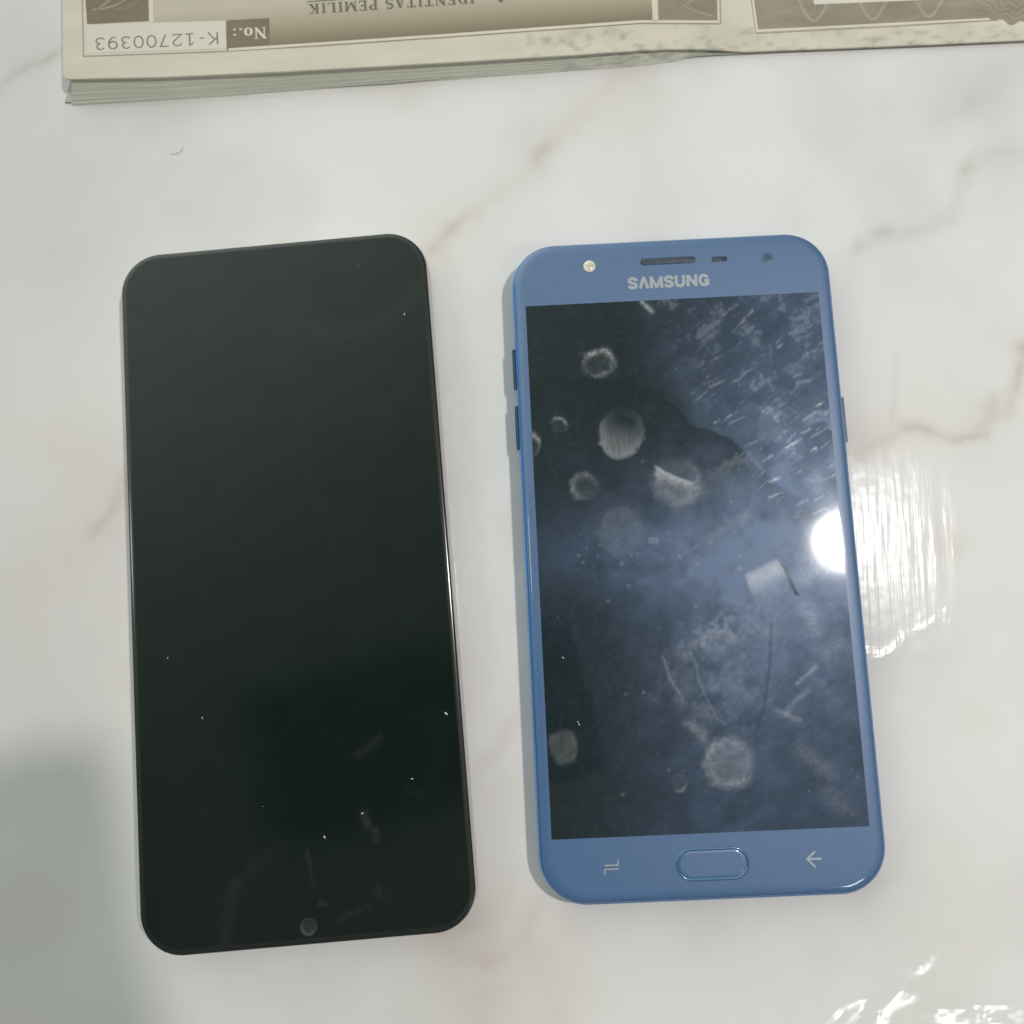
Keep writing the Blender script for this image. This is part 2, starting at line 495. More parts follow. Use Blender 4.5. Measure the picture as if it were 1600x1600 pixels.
SERIF = {
    'I': (0.46, stem(0.2)),
    'D': (0.86, stem(0.2) + [([(0.2, 0.035), (0.42, 0.035)] + arc(0.42, 0.5, 0.28, 0.465, -80, 80, 12) + [(0.42, 0.965), (0.2, 0.965)], [t_, t_] + [t_ + (T - t_) * math.sin(math.pi * k / 12) for k in range(13)] + [t_, t_])]),
    'E': (0.76, stem(0.2) + [([(0.2, 0.035), (0.66, 0.035)], t_), ([(0.2, 0.965), (0.62, 0.965)], t_), ([(0.2, 0.5), (0.5, 0.5)], t_), ([(0.66, 0), (0.66, 0.24)], S_), ([(0.62, 1), (0.62, 0.77)], S_), ([(0.5, 0.38), (0.5, 0.62)], S_)]),
    'N': (0.92, [([(0.16, 0), (0.16, 1)], t_), ([(0.76, 0), (0.76, 1)], t_), ([(0.14, 0.96), (0.76, 0.06)], T), ([(0.02, 0.97), (0.24, 0.97)], S_), ([(0.02, 0.03), (0.32, 0.03)], S_), ([(0.6, 0.97), (0.9, 0.97)], S_)]),
    'T': (0.80, [([(0.38, 0), (0.38, 1)], T), ([(0.2, 0.03), (0.56, 0.03)], S_), ([(0.04, 0.96), (0.72, 0.96)], t_), ([(0.06, 1), (0.06, 0.74)], S_), ([(0.7, 1), (0.7, 0.74)], S_)]),
    'A': (0.86, [([(0.14, 0), (0.4, 0.98)], t_), ([(0.4, 0.98), (0.68, 0)], T), ([(0.22, 0.32), (0.58, 0.32)], t_), ([(0.02, 0.03), (0.26, 0.03)], S_), ([(0.52, 0.03), (0.84, 0.03)], S_)]),
    'S': (0.68, [(arc(0.33, 0.73, 0.22, 0.235, 40, 250, 10) + arc(0.33, 0.27, 0.25, 0.235, 70, -150, 10), [t_ + 0.1 * math.sin(math.pi * k / 21) for k in range(22)]), ([(0.54, 0.74), (0.54, 1)], S_), ([(0.09, 0.26), (0.09, 0)], S_)]),
    'P': (0.76, stem(0.2) + [([(0.2, 0.965), (0.4, 0.965)] + arc(0.42, 0.73, 0.22, 0.235, 80, -80, 10) + [(0.2, 0.495)], [t_, t_] + [t_ + (T - t_) * math.sin(math.pi * k / 10) for k in range(11)] + [t_])]),
    'M': (1.08, [([(0.16, 0), (0.16, 1)], t_), ([(0.88, 0), (0.88, 1)], T), ([(0.14, 0.98), (0.5, 0.1)], T), ([(0.5, 0.1), (0.86, 0.98)], t_), ([(0.02, 0.97), (0.24, 0.97)], S_), ([(0.02, 0.03), (0.3, 0.03)], S_), ([(0.72, 0.03), (1.04, 0.03)], S_), ([(0.8, 0.97), (1.04, 0.97)], S_)]),
    'L': (0.74, stem(0.2) + [([(0.2, 0.035), (0.66, 0.035)], t_), ([(0.66, 0), (0.66, 0.3)], S_)]),
    'K': (0.88, stem(0.2) + [([(0.68, 0.96), (0.24, 0.42)], t_), ([(0.38, 0.58), (0.72, 0.02)], T), ([(0.54, 0.97), (0.84, 0.97)], S_), ([(0.54, 0.03), (0.88, 0.03)], S_)]),
    'o': (0.62, [(arc(0.29, 0.33, 0.22, 0.31, 0, 360, 20), [0.07 + 0.13 * abs(math.cos(math.pi * 2 * k / 20)) for k in range(21)])]),
    '.': (0.32, [([(0.12, 0.0), (0.12, 0.16)], 0.17)]),
    ':': (0.34, [([(0.15, 0.0), (0.15, 0.16)], 0.17), ([(0.15, 0.46), (0.15, 0.62)], 0.17)]),
    ' ': (0.42, []),
}
B = 0.265
BOLD = {   # wide heavy grotesque for the maker's lettering
    'S': (0.92, [([(0.76, 0.68), (0.75, 0.78)] + arc(0.44, 0.74, 0.28, 0.165, 20, 180, 8) + [(0.17, 0.66), (0.3, 0.54), (0.6, 0.46), (0.73, 0.34)] + arc(0.44, 0.26, 0.29, 0.165, 0, -160, 8) + [(0.13, 0.3)], B)]),
    'A': (0.94, [([(0.12, 0), (0.44, 1)], B), ([(0.46, 1), (0.78, 0)], B)]),
    'M': (1.16, [([(0.12, 0), (0.12, 1)], B), ([(1.0, 0), (1.0, 1)], B), ([(0.16, 0.95), (0.56, 0.04)], B * .85), ([(0.96, 0.95), (0.56, 0.04)], B * .85)]),
    'U': (0.98, [([(0.13, 1), (0.13, 0.4)] + arc(0.45, 0.36, 0.32, 0.27, 180, 360, 10) + [(0.77, 0.4), (0.77, 1)], B)]),
    'N': (1.0, [([(0.12, 0), (0.12, 1)], B), ([(0.80, 0), (0.80, 1)], B), ([(0.14, 0.94), (0.78, 0.06)], B)]),
    'G': (0.98, [([(0.80, 0.70)] + arc(0.46, 0.5, 0.34, 0.41, 45, 300, 14) + [(0.78, 0.16), (0.78, 0.46), (0.5, 0.46)], B)]),
}


def text_mesh(name, s, font, to3, mat, parent=None, thick=None, gap=0.0):
    """to3(x,y,dz): glyph space (unit height) -> 3-D mm"""
    V, Fc = [], []
    x = 0
    k = 0
    for ch in s:
        adv, strokes = font.get(ch, (0.4, []))
        for st in strokes:
            if thick is not None: pts, wd = st, thick
            else: pts, wd = st
            k += 1
            dz = 0.0015 * (k % 7)
            # subdivide long straight runs so the print follows the page
            pp, ww = [], []
            wl = wd if hasattr(wd, '__len__') else [wd] * len(pts)
            for i in range(len(pts)):
                pp.append(pts[i]); ww.append(wl[min(i, len(wl) - 1)])
            ribbon(V, Fc, pp, ww, lambda a, b, z, x=x, dz=dz: to3(x + a, b, dz))
        x += adv + gap
    return mesh_obj(name, V, Fc, mat, parent)


def text_len(s, font, gap=0.0):
    return sum(font.get(c, (0.4,))[0] + gap for c in s)


# ------------------------------------------------------------------ the document booklet
# height of the open left-hand leaf above the table, by world x (mm)
LEAF = [(-140, 6.2), (-112, 6.2), (-60, 5.4), (-20, 4.6), (12, 4.1), (30, 3.4), (40, 2.6), (46, 1.8), (52, 1.3), (60, 1.15), (90, 1.1), (200, 1.1)]


def leaf_z(x):
    return np.interp(x, [p[0] for p in LEAF], [p[1] for p in LEAF])


def on_leaf(px, py, eps=0.0):
    z = 5.0
    for _ in range(12):
        p = at(px, py, z)
        z = float(leaf_z(p[0])) + eps
    return at(px, py, z)


BK = empty('document_booklet', tuple(on_leaf(640, -120) * np.array([1, 1, 0]) * MM))
tag(BK, 'open cream document booklet with brown security print lying upside down along the top edge', 'booklet')
bko = np.array([BK.location[0], BK.location[1], 0]) / MM


def loc_(p):
    return (p[0] - bko[0], p[1] - bko[1], p[2])


def paper_mat(name, c, dirt=False, var=0.05):
    m, nt, b = new_mat(name)
    r, n, mp = noise_col(nt, b, tuple(x * (1 - var) for x in c), tuple(x * (1 + var) for x in c), 60, 6, stretch=(1, 3, 1))
    if dirt:
        d = attr_n(nt, 'dirt')
        mx = nt.nodes.new('ShaderNodeMix'); mx.data_type = 'RGBA'
        nt.links.new(r.outputs[0], mx.inputs[6]); mx.inputs[7].default_value = (0.24, 0.235, 0.18, 1)
        nt.links.new(d, mx.inputs[0]); nt.links.new(mx.outputs[2], b.inputs['Base Color'])
    setp(b, Roughness=0.75)
    b.inputs['Specular IOR Level'].default_value = 0.25
    fine = nt.nodes.new('ShaderNodeTexNoise'); fine.inputs['Scale'].default_value = 1500
    bp = nt.nodes.new('ShaderNodeBump'); bp.inputs['Distance'].default_value = 0.00002; bp.inputs['Strength'].default_value = 0.5
    tcn = nt.nodes.new('ShaderNodeTexCoord')
    nt.links.new(tcn.outputs['Object'], fine.inputs['Vector'])
    nt.links.new(fine.outputs['Fac'], bp.inputs['Height']); nt.links.new(bp.outputs[0], b.inputs['Normal'])
    return m


M_paper = paper_mat('cream_paper', (0.665, 0.625, 0.525), True)
M_edge = paper_mat('greenish_page_edges', (0.70, 0.71, 0.61), True, 0.05)
M_cream = paper_mat('pale_number_label', (0.70, 0.665, 0.585), False, 0.03)
M_brown = paper_mat('brown_ink', (0.235, 0.190, 0.135), False, 0.14)
M_brown2 = paper_mat('light_brown_ink', (0.305, 0.265, 0.205), False, 0.14)
M_line = paper_mat('thin_brown_rule', (0.33, 0.26, 0.19), False)
M_guil = paper_mat('pale_guilloche', (0.42, 0.37, 0.29), False, 0.12)
M_ink = plain('grey_typed_ink', (0.22, 0.21, 0.19), 0.8, 0, 0.2, 900)
M_ink2 = plain('grey_brown_serif_ink', (0.16, 0.15, 0.115), 0.8, 0, 0.2, 900)
M_white_ink = paper_mat('reversed_out_lettering', (0.70, 0.66, 0.56), False)


def grad_mat():
    m, nt, b = new_mat('brown_fading_tint')
    g = attr_n(nt, 'tint')
    r = nt.nodes.new('ShaderNodeValToRGB')
    r.color_ramp.elements[0].position = 0; r.color_ramp.elements[0].color = (0.56, 0.515, 0.42, 1)
    r.color_ramp.elements[1].position = 1; r.color_ramp.elements[1].color = (0.235, 0.195, 0.135, 1)
    mm = r.color_ramp.elements.new(0.55); mm.color = (0.40, 0.345, 0.255, 1)
    nt.links.new(g, r.inputs[0]); nt.links.new(r.outputs[0], b.inputs['Base Color'])
    setp(b, Roughness=0.75); b.inputs['Specular IOR Level'].default_value = 0.25
    return m


def quad_print(name, c4, mat, eps, nu=24, nv=2, attr=None, parent=BK):
    """c4: px corners (top-left, top-right, bottom-right, bottom-left) following the leaf"""
    V, Fc, A = [], [], []
    for j in range(nv + 1):
        for i in range(nu + 1):
            s, t = i / nu, j / nv
            top = np.array(c4[0]) * (1 - s) + np.array(c4[1]) * s
            bot = np.array(c4[3]) * (1 - s) + np.array(c4[2]) * s
            p = top * (1 - t) + bot * t
            V.append(loc_(on_leaf(p[0], p[1], eps))); A.append(p)
    for j in range(nv):
        for i in range(nu):
            a = j * (nu + 1) + i
            Fc.append((a, a + nu + 1, a + nu + 2, a + 1))
    o = mesh_obj(name, V, Fc, mat, parent)
    if attr:
        at_ = o.data.attributes.new('tint', 'FLOAT', 'POINT'); at_.data.foreach_set('value', [attr(x) for x in A])
    return o


# outline of the leaf's near edge in px
EDGE = [(98, 118), (104, 124), (250, 121), (450, 112), (700, 98), (900, 86), (1000, 79), (1050, 77), (1100, 77), (1146, 80), (1165, 81), (1300, 76), (1450, 70), (1620, 62), (1700, 58)]
FOOT = [(98, 160), (115, 165), (250, 157), (450, 143), (700, 125), (900, 110), (1000, 103), (1050, 97), (1085, 90), (1110, 84), (1130, 81)]
ex = [p[0] for p in EDGE]; ey = [p[1] for p in EDGE]
cols = np.unique(np.concatenate([np.linspace(98, 110, 7), np.linspace(110, 740, 60), np.linspace(745, 1640, 180), np.linspace(1640, 1700, 5)]))
rows = np.concatenate([[0], np.linspace(0.003, 0.1, 22), np.linspace(0.115, 1, 36)])
V, Fc, D = [], [], []
for r_ in rows:
    for c in cols:
        yb = np.interp(c, ex, ey)
        x = c - 6 * r_ * (1 if c < 1150 else 1)
        y = yb * (1 - r_) + (-560) * r_
        p = on_leaf(x, y)
        V.append(loc_(p))
        d = fbm(p[0] / 2.2, p[1] / 1.5, 61, 5); zone = sst(x, 760, 860) * (1 - sst(x, 1560, 1640)) * sst(y, 22, 62)
        spine = np.exp(-((x - 1152) / 26) ** 2) * .0
        D.append(float(np.clip(zone * (sst(d, 0.50, 0.78) * 0.42 + 0.16 * sst(fbm(p[0] / 9, p[1] / 7, 62, 3), .3, .8)) + spine, 0, 1)))
nc = len(cols)
for j in range(len(rows) - 1):
    for i in range(nc - 1):
        a = j * nc + i
        Fc.append((a, a + 1, a + 1 + nc, a + nc))
leaf = mesh_obj('open_leaf', V, Fc, M_paper, BK, True)
leaf.data.attributes.new('dirt', 'FLOAT', 'POINT').data.foreach_set('value', D)
sol = leaf.modifiers.new('thickness', 'SOLIDIFY'); sol.thickness = 0.00042; sol.offset = -1

# stacked pages under the left leaf: layered front edge, a little uneven
fx = [p[0] for p in FOOT]; fy = [p[1] for p in FOOT]
V, Fc, D = [], [], []
ccs = np.concatenate([np.linspace(112, 118, 3), np.linspace(122, 1126, 150)])
NL = 15
back = 26.0
for i, c in enumerate(ccs):
    p1 = on_leaf(c, np.interp(c, ex, ey) - 3, -0.5)
    p0 = at(c, np.interp(c, fx, fy), 0.05)
    for k in range(NL + 1):
        t = k / NL
        j = 0.03 * math.sin(k * 2.4) + 0.02 * math.sin(k * 5.1 + 1) + (0.06 if k > 11 else 0)
        wob = 0.12 * (vnoise(c / 60, k * 3.3, 4) - .5)
        p = p0 * (1 - t) + p1 * t
        for dz, dj in ((0.0, j), (0.45 / NL * max(p1[2], .3), j - 0.10)):
            V.append(loc_((p[0], p[1] - j * .6 + (0 if dz == 0 else 0.04) - wob, min(p[2] + dz, p1[2]))))
            n_ = fbm(c / 14, k * 0.5, 71, 4)
            D.append(float(np.clip(0.05 + sst(c, 780, 950) * 0.42 * sst(n_, 0.42, 0.75) + (0.02 if dz else 0), 0, 1)))
    V.append(loc_((p1[0], p1[1] + back, p1[2]))); D.append(0)
m = 2 * (NL + 1) + 1
for i in range(len(ccs) - 1):
    for k in range(m - 1):
        a = i * m + k
        Fc.append((a, a + m, a + m + 1, a + 1))
# left end face
b0 = len(V)
pl = on_leaf(112, 0, -0.5)
e0 = [V[k] for k in range(m - 1)]
for k in range(m - 1):
    V.append((e0[k][0], e0[k][1] + 60, e0[k][2])); D.append(0.1)
for k in range(m - 2):
    Fc.append((k, k + 1, b0 + k + 1, b0 + k))
blk = mesh_obj('page_block', V, Fc, M_edge, BK)
blk.data.attributes.new('dirt', 'FLOAT', 'POINT').data.foreach_set('value', D)
# back cover of the booklet on the table, slightly larger than the pages
V, Fc = [], []
cv = [(97, 163), (600, 134), (1100, 90), (1180, 86), (1700, 64)]
for z in (0.02, 0.5):
    for (a, b_) in cv:
        V.append(loc_(at(a + 4, b_ - 3, z)))
    for (a, b_) in reversed(cv):
        q = at(a + 4, b_ - 3, z); V.append(loc_((q[0] + (12 if a < 300 else 6), q[1] + 70, z)))
n_ = 2 * len(cv)
Fc = [tuple(range(n_, 2 * n_)), tuple(reversed(range(n_)))] + [(k, (k + 1) % n_, n_ + (k + 1) % n_, n_ + k) for k in range(n_)]
cov = mesh_obj('back_cover', V, Fc, paper_mat('grey_green_cover', (0.42, 0.45, 0.38), False), BK)

# printed areas, light to dark, each sheet of ink a hair above the one below
tint_law = lambda p: float(np.clip((66 - (80 - .069 * (p[0] - 330) - p[1])) / 66, 0, 1))
GM = grad_mat()
quad_print('tint_panel', [(354, -120), (1024, -120), (1019, 33), (354, 78)], GM, 0.02, 60, 24, tint_law)
quad_print('tint_panel', [(236, -120), (354.5, -120), (354.5, 60), (240, 60)], GM, 0.0185, 10, 24, tint_law)
# clip the bottom edge properly: panel follows the rule
quad_print('corner_guilloche_panel', [(130, -60), (233, -64), (233, 33), (136, 38)], M_brown, 0.025, 8)
quad_print('side_guilloche_panel', [(1026, -60), (1119, -60), (1121, 33), (1029, 32.6)], M_brown2, 0.025, 12)
quad_print('right_page_panel', [(1163, -60), (1640, -80), (1655, 25), (1184, 47)], M_brown2, 0.025, 40)
quad_print('number_label', [(135, 38.5), (352, 32), (354, 76), (137, 83)], M_cream, 0.05, 12)
quad_print('number_caption_box', [(354, 32), (421, 28), (421, 69), (354.2, 75.5)], M_brown, 0.045, 4)
quad_print('cream_banner', [(1266, -30), (1470, -40), (1466, -1), (1272, 7)], M_cream, 0.06, 10)


def line_px(name, pts, wd, mat, eps, closed=False):
    """wd below 1 is in mm-like page units x10, else in px"""
    wd = wd * 10 if wd < 0.9 and mat is M_white_ink else wd
    V, Fc = [], []
    pp = []
    for a, b_ in zip(pts[:-1], pts[1:]):
        n = max(1, int(math.hypot(b_[0] - a[0], b_[1] - a[1]) / 12))
        for k in range(n): pp.append((a[0] + (b_[0] - a[0]) * k / n, a[1] + (b_[1] - a[1]) * k / n))
    pp.append(pts[-1])
    ribbon(V, Fc, pp, wd, lambda x, y, z: loc_(on_leaf(x, y, eps)))
    return mesh_obj(name, V, Fc, mat, BK)


line_px('panel_rule', [(127, -60), (130.5, 88), (342, 80.6), (500, 71.5), (700, 58), (1000, 36.5), (1126, 37), (1124, -60)], 1.4, M_line, 0.05)
line_px('panel_rule', [(1165, -60), (1181.5, 52), (1400, 41), (1560, 31)], 1.3, M_line, 0.05)
line_px('panel_margin', [(357, 77.5), (500, 68.2), (700, 54.8), (1000, 33.5), (1121, 34)], 0.42, M_white_ink, 0.055)
line_px('panel_margin', [(234, -60), (236.5, 35)], 0.7, M_white_ink, 0.055)
line_px('panel_margin', [(1019, -60), (1024, 33)], 0.8, M_white_ink, 0.055)
line_px('panel_margin', [(1168, -60), (1183, 48), (1560, 29)], 0.34, M_white_ink, 0.06)
# pale guilloche curves: a wide soft band under a finer brighter thread
M_guil_soft = paper_mat('soft_guilloche', (0.335, 0.292, 0.228), False, 0.12)
M_guil_soft2 = paper_mat('soft_guilloche_dark', (0.275, 0.226, 0.165), False, 0.12)


def thread(pts, wd, e0, soft):
    line_px('guilloche_curve', pts, wd * 2.6, soft, e0)
    line_px('guilloche_curve', pts, wd, M_guil, e0 + 0.004)


for k, (x0, tip) in enumerate(((1270, 33), (1362, 30), (1450, 26))):
    pts = [(x0 + 24 * (q / 10) + (3 if q > 0 else 0), tip - (abs(q) / 10) ** 1.5 * 38) for q in range(-20, 21)]
    thread(pts, 2.6, 0.032, M_guil_soft)
    pts = [(x0 - 4 + 13 * (q / 10), tip - 9 - (abs(q) / 10) ** 1.6 * 34) for q in range(-12, 13)]
    line_px('guilloche_curve', pts, 2.0, M_guil_soft, 0.030)
for ph in range(4):
    pts = [(1190 + 12 * k, 14 + ph * 4 - k * 0.6 + (9 + 3 * ph) * math.sin(k * (0.31 + 0.05 * ph) + ph * 1.9)) for k in range(28)]
    line_px('guilloche_curve', pts, 1.6, M_guil_soft, 0.0275 + 0.001 * ph)
rg = random.Random(4)
for bx0, bx1, by, soft, lift in ((140, 230, 33, M_guil_soft2, 0.03), (1032, 1116, 28, M_guil_soft, 0.03)):
    for k in range(5):
        xa_ = rg.uniform(bx0, bx1 - 40); sl = rg.choice((-1, 1, 1)) * rg.uniform(0.25, 0.9); bend = rg.uniform(-14, 14)
        pts = []
        for q in range(15):
            x = xa_ + (bx1 - xa_ - 2) * q / 14
            y = by - 40 + (x - xa_) * sl + bend * math.sin(q / 14 * 3) + 22
            if -50 < y < by: pts.append((x, y))
        if len(pts) > 2:
            if k < 2: thread(pts, 1.7, lift, soft)
            else: line_px('guilloche_curve', pts, 2.6, soft, lift - 0.001 * k)
# scalloped rosette at the far right
V = [loc_(on_leaf(1590, -20, 0.07))]
N = 90
for k in range(N):
    a = 2 * math.pi * k / N
    r = 60 + 3.6 * math.cos(a * 15)
    V.append(loc_(on_leaf(1588 + r * 1.25 * math.cos(a), -24 + r * math.sin(a), 0.07)))
mesh_obj('scalloped_rosette', V, [(0, 1 + k, 1 + (k + 1) % N) for k in range(N)], M_brown2, BK)
for rr in (50, 42, 32):
    line_px('guilloche_curve', [(1588 + (rr + 3 * math.cos(12 * a)) * 1.25 * math.cos(a), -24 + (rr + 3 * math.cos(12 * a)) * math.sin(a)) for a in np.linspace(0, 2 * math.pi, 80)], 1.3, M_guil, 0.08)


def px_text(name, s, font, start, end, h, mat, eps, thick=None, gap=0.0, adv_ref=None):
    """text running from start to end px (baseline), letters h px tall, upside down: up = +y in the photo"""
    L_ = text_len(s, font, gap)
    d = np.subtract(end, start) / L_
    up = np.array([-d[1], d[0]]) / np.hypot(*d) * -h
    if up[1] < 0: up = -up
    up = np.array([up[0], up[1]])
    def to3(x, y, dz):
        p = np.array(start) + d * x + up * y
        return loc_(on_leaf(p[0], p[1], eps + dz))
    return text_mesh(name, s, font, to3, mat, BK, thick, gap)


px_text('serial_number_print', 'K-12700393', SANS, (341, 50), (144, 59.5), 19, M_ink, 0.075, 0.095, 0.14)
px_text('caption_lettering', 'No.:', SERIF, (416, 42), (360, 45), 18, M_white_ink, 0.075, None, 0.1)
px_text('heading_lettering', 'IDENTITAS PEMILIK', SERIF, (741, -10.5), (480, 6.5), 15.5, M_ink2, 0.06, None, 0.10)
px_text('heading_lettering', 'A.', SERIF, (795, -13), (752, -11), 15.5, M_ink2, 0.06, None, 0.12)
line_px('heading_underline', [(480, 2.5), (745, -15)], 1.6, M_ink2, 0.062)


# ------------------------------------------------------------------ paint for the screens
def ell(u, v, cx, cy, rx, ry, ang=0):
    a = math.radians(ang)
    dx, dy = u - cx, v - cy
    return np.hypot((dx * math.cos(a) + dy * math.sin(a)) / rx, (-dx * math.sin(a) + dy * math.cos(a)) / ry), np.degrees(np.arctan2(-dy, dx))


def adist(a, b):
    return np.abs((a - b + 180) % 360 - 180)


def poly_in(u, v, pts, soft):
    """soft inside mask of a convex polygon, clockwise in px space (y down)"""
    m = np.ones_like(u)
    n = len(pts)
    for i in range(n):
        (x0, y0), (x1, y1) = pts[i], pts[(i + 1) % n]
        dx, dy = x1 - x0, y1 - y0
        s = (dx * (v - y0) - dy * (u - x0)) / math.hypot(dx, dy)
        m = m * sst(s, -soft, soft)
    return m


def paint_blue(P):
    uv = proj(P)
    u0, v0 = uv[:, 0], uv[:, 1]
    n1 = fbm(u0 / 26, v0 / 26, 1, 5); n2 = fbm(u0 / 7, v0 / 7, 2, 4); n3 = fbm(u0 / 2.6, v0 / 2.6, 3, 2)
    u = u0 + 10 * (fbm(u0 / 20, v0 / 20, 8) - .5); v = v0 + 10 * (fbm(u0 / 20, v0 / 20, 9) - .5)
    c_, s_ = math.cos(math.radians(-35)), math.sin(math.radians(-35))
    ru, rv = u * c_ + v * s_, -u * s_ + v * c_
    wipe = fbm(ru / 60, rv / 6, 12, 4)
    haze = 0.42 * sst(u + 0.15 * (v - 800), 930, 1240) + 0.03
    haze *= 0.55 + 0.9 * n1 * (0.5 + wipe)
    # clean arcs wiped through the grease
    d1, _ = ell(u, v, 1000, 690, 95, 92, 20); d2, _ = ell(u, v, 1085, 760, 95, 90, 30); d3, _ = ell(u, v, 1210, 800, 120, 45, 35)
    cl = np.maximum(0.80 * (1 - sst(d1, 0.93, 1.02)), 0.62 * (1 - sst(d2, 0.93, 1.03)))
    cl = np.maximum(cl, 0.35 * (1 - sst(d3, 0.7, 1.05)))
    haze *= 1 - cl
    yl = np.interp(u, [940, 985, 1030, 1062, 1085, 1120, 1160, 1195, 1260, 1340], [590, 598, 610, 642, 670, 674, 700, 742, 790, 835])
    haze += 0.17 * sst(yl - v, -3, 5) * sst(u + .3 * (600 - v), 985, 1090) * (0.4 + 1.1 * n1 * (.5 + wipe))
    haze *= 1 - 0.75 * (v > yl) * np.exp(-(np.maximum(v - yl, 0) / 48) ** 2) * (1 - sst(u, 1150, 1230))
    # lit smear round the lamp image, then a blue lens-flare band painted as haze
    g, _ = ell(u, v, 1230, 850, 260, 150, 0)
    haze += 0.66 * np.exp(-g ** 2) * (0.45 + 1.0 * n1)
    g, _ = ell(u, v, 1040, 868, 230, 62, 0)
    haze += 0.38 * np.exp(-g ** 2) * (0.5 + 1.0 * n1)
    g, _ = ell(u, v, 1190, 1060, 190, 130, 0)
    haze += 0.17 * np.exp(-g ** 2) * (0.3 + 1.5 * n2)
    prt = np.zeros_like(u)
    # oblique wiping strokes, upper right
    rs = np.random.RandomState(5)
    for k in range(150):
        t = rs.rand()
        cx = 1040 + 270 * rs.rand(); cy = 480 + 330 * rs.rand()
        if cx < 1040 + (cy - 560) * 0.75: continue
        L = 4 + 13 * rs.rand() ** 2; a = math.radians(-35 + 9 * rs.randn())
        near = math.exp(-((cx - 1290) ** 2 + (cy - 760) ** 2) / 150 ** 2)
        q = (0.06 + 0.30 * rs.rand() ** 3) * (0.6 + 1.5 * near)
        d = seg_d(u0, v0, [(cx - L * math.cos(a), cy - L * math.sin(a)), (cx + L * math.cos(a), cy + L * math.sin(a))])
        prt += q * np.exp(-(d / (1.0 + 1.5 * rs.rand())) ** 2) * (2.2 * n3 * n2 * 1.6)
    up = sst(u - .8 * (v - 560), 1060, 1120) * (1 - sst(v, 780, 860))
    prt += 0.13 * up * sst(n2 * n1 * 4 * (0.5 + wipe), 1.0, 2.0)
    # ring and crescent prints: cx, cy, rx, ry, rot, ring angle (deg, 0=right, 90=up), spread, ring k, fill k
    for cx, cy, rx, ry, an, ra, sp, kr, kf in ((934, 569, 27, 22, -15, 85, 75, .62, .05), (873, 666, 14, 14, 0, 60, 70, .35, .04), (829, 697, 15, 20, 20, 30, 60, .48, .05),
                                               (915, 762, 25, 22, 20, 175, 80, .28, .05), (915, 762, 25, 22, 20, 80, 50, .12, 0), (880, 1168, 25, 30, 0, 10, 70, .05, .17), (934, 569, 26, 22, -15, -70, 40, .25, 0),
                                               (1055, 752, 42, 40, 0, -20, 60, .14, .10), (970, 832, 36, 40, 20, 90, 60, .06, .09), (1140, 1192, 41, 43, 10, 150, 110, .16, .23),
                                               (1150, 745, 50, 30, -20, 110, 60, .10, .05), (1140, 1192, 41, 43, 10, -60, 50, .14, .0), (1060, 1222, 14, 16, 0, -60, 60, .22, .06), (1200, 665, 20, 30, 10, 60, 60, .15, .08)):
        d, a = ell(u0 + 6 * (n2 - .5) + 9 * (n1 - .5), v0 + 5 * (fbm(u0 / 8, v0 / 8, 44, 4) - .5) + 8 * (fbm(u0 / 30, v0 / 30, 45, 2) - .5), cx, cy, rx, ry, an)
        wgt = np.exp(-(adist(a, ra) / sp) ** 2)
        prt += kr * 1.25 * np.exp(-((d - 0.84) / 0.19) ** 2) * wgt * (2.4 * n3 * n2 + .08)
        prt += kf * (1 - sst(d, 0.72, 1.12)) * (0.45 + 0.5 * n2 + 0.5 * (n3 - .5))
    # large thumb print: bright lower half
    d, a = ell(u0 + 8 * (n2 - .5), v0 + 8 * (n1 - .5), 971, 676, 36, 43, 15)
    prt += (1 - sst(d, 0.84, 1.06)) * (0.34 * sst(v0 - .3 * (u0 - 970), 650, 710) + 0.14 * sst(d, 0.5, 1.0) * sst(v0, 630, 670)) * (0.55 + 0.6 * fbm(u0 / 3, v0 / 14, 30, 3))
    # bright wedge
    uu = u0 + 5 * (n2 - .5)
    yt = 728 + 0.62 * (uu - 1026) - 0.0032 * (uu - 1026) ** 2 + 3 * (n3 - .5)
    dv = v0 - yt
    prt += 0.85 * sst(dv, -2, 3) * np.exp(-(np.maximum(dv, 0) / np.maximum(17 - 0.16 * (uu - 1026), 3)) ** 2) * sst(uu, 1019, 1028) * (1 - sst(uu, 1074, 1090)) * (0.25 + 1.0 * n2)
    prt += 0.18 * np.exp(-(seg_d(u, v, [(1035, 765), (1060, 780), (1090, 770)]) / 14) ** 2) * (.2 + n2)
    # bright lifted patch and dark flick beside the lamp image
    pm = poly_in(u0, v0, [(1164, 898), (1214, 873), (1248, 920), (1205, 978), (1182, 950)], 4)
    band = np.exp(-((v0 - (912 - .45 * (u0 - 1165))) / 17) ** 2)
    prt += pm * (0.10 + 0.55 * band + 0.10 * sst(930 - v0, -30, 60)) * (0.6 + .6 * n2) * (1 - .6 * sst(u0 + .4 * (v0 - 920), 1195, 1245))
    g, _ = ell(u, v, 1105, 1075, 95, 85, 20)
    prt += 0.10 * (1 - sst(g, .45, 1.2)) * sst(n1, .3, .7) * (.4 + n2)
    g, _ = ell(u, v, 1120, 985, 60, 26, -25)
    prt += 0.16 * np.exp(-g ** 2) * sst(n2, .35, .7)
    dk = poly_in(u0, v0, [(1216, 876), (1226, 884), (1250, 932), (1242, 930)], 2.5)
    haze *= 1 - .75 * dk
    prt += 0.15 * np.exp(-(seg_d(u, v, [(1108, 842), (1135, 820), (1162, 808)]) / 9) ** 2) * (.3 + n2)
    prt += 0.5 * np.exp(-(seg_d(u0, v0, [(1001, 458), (1003, 472), (1019, 487)]) / 3.2) ** 2) * (.5 + n3)
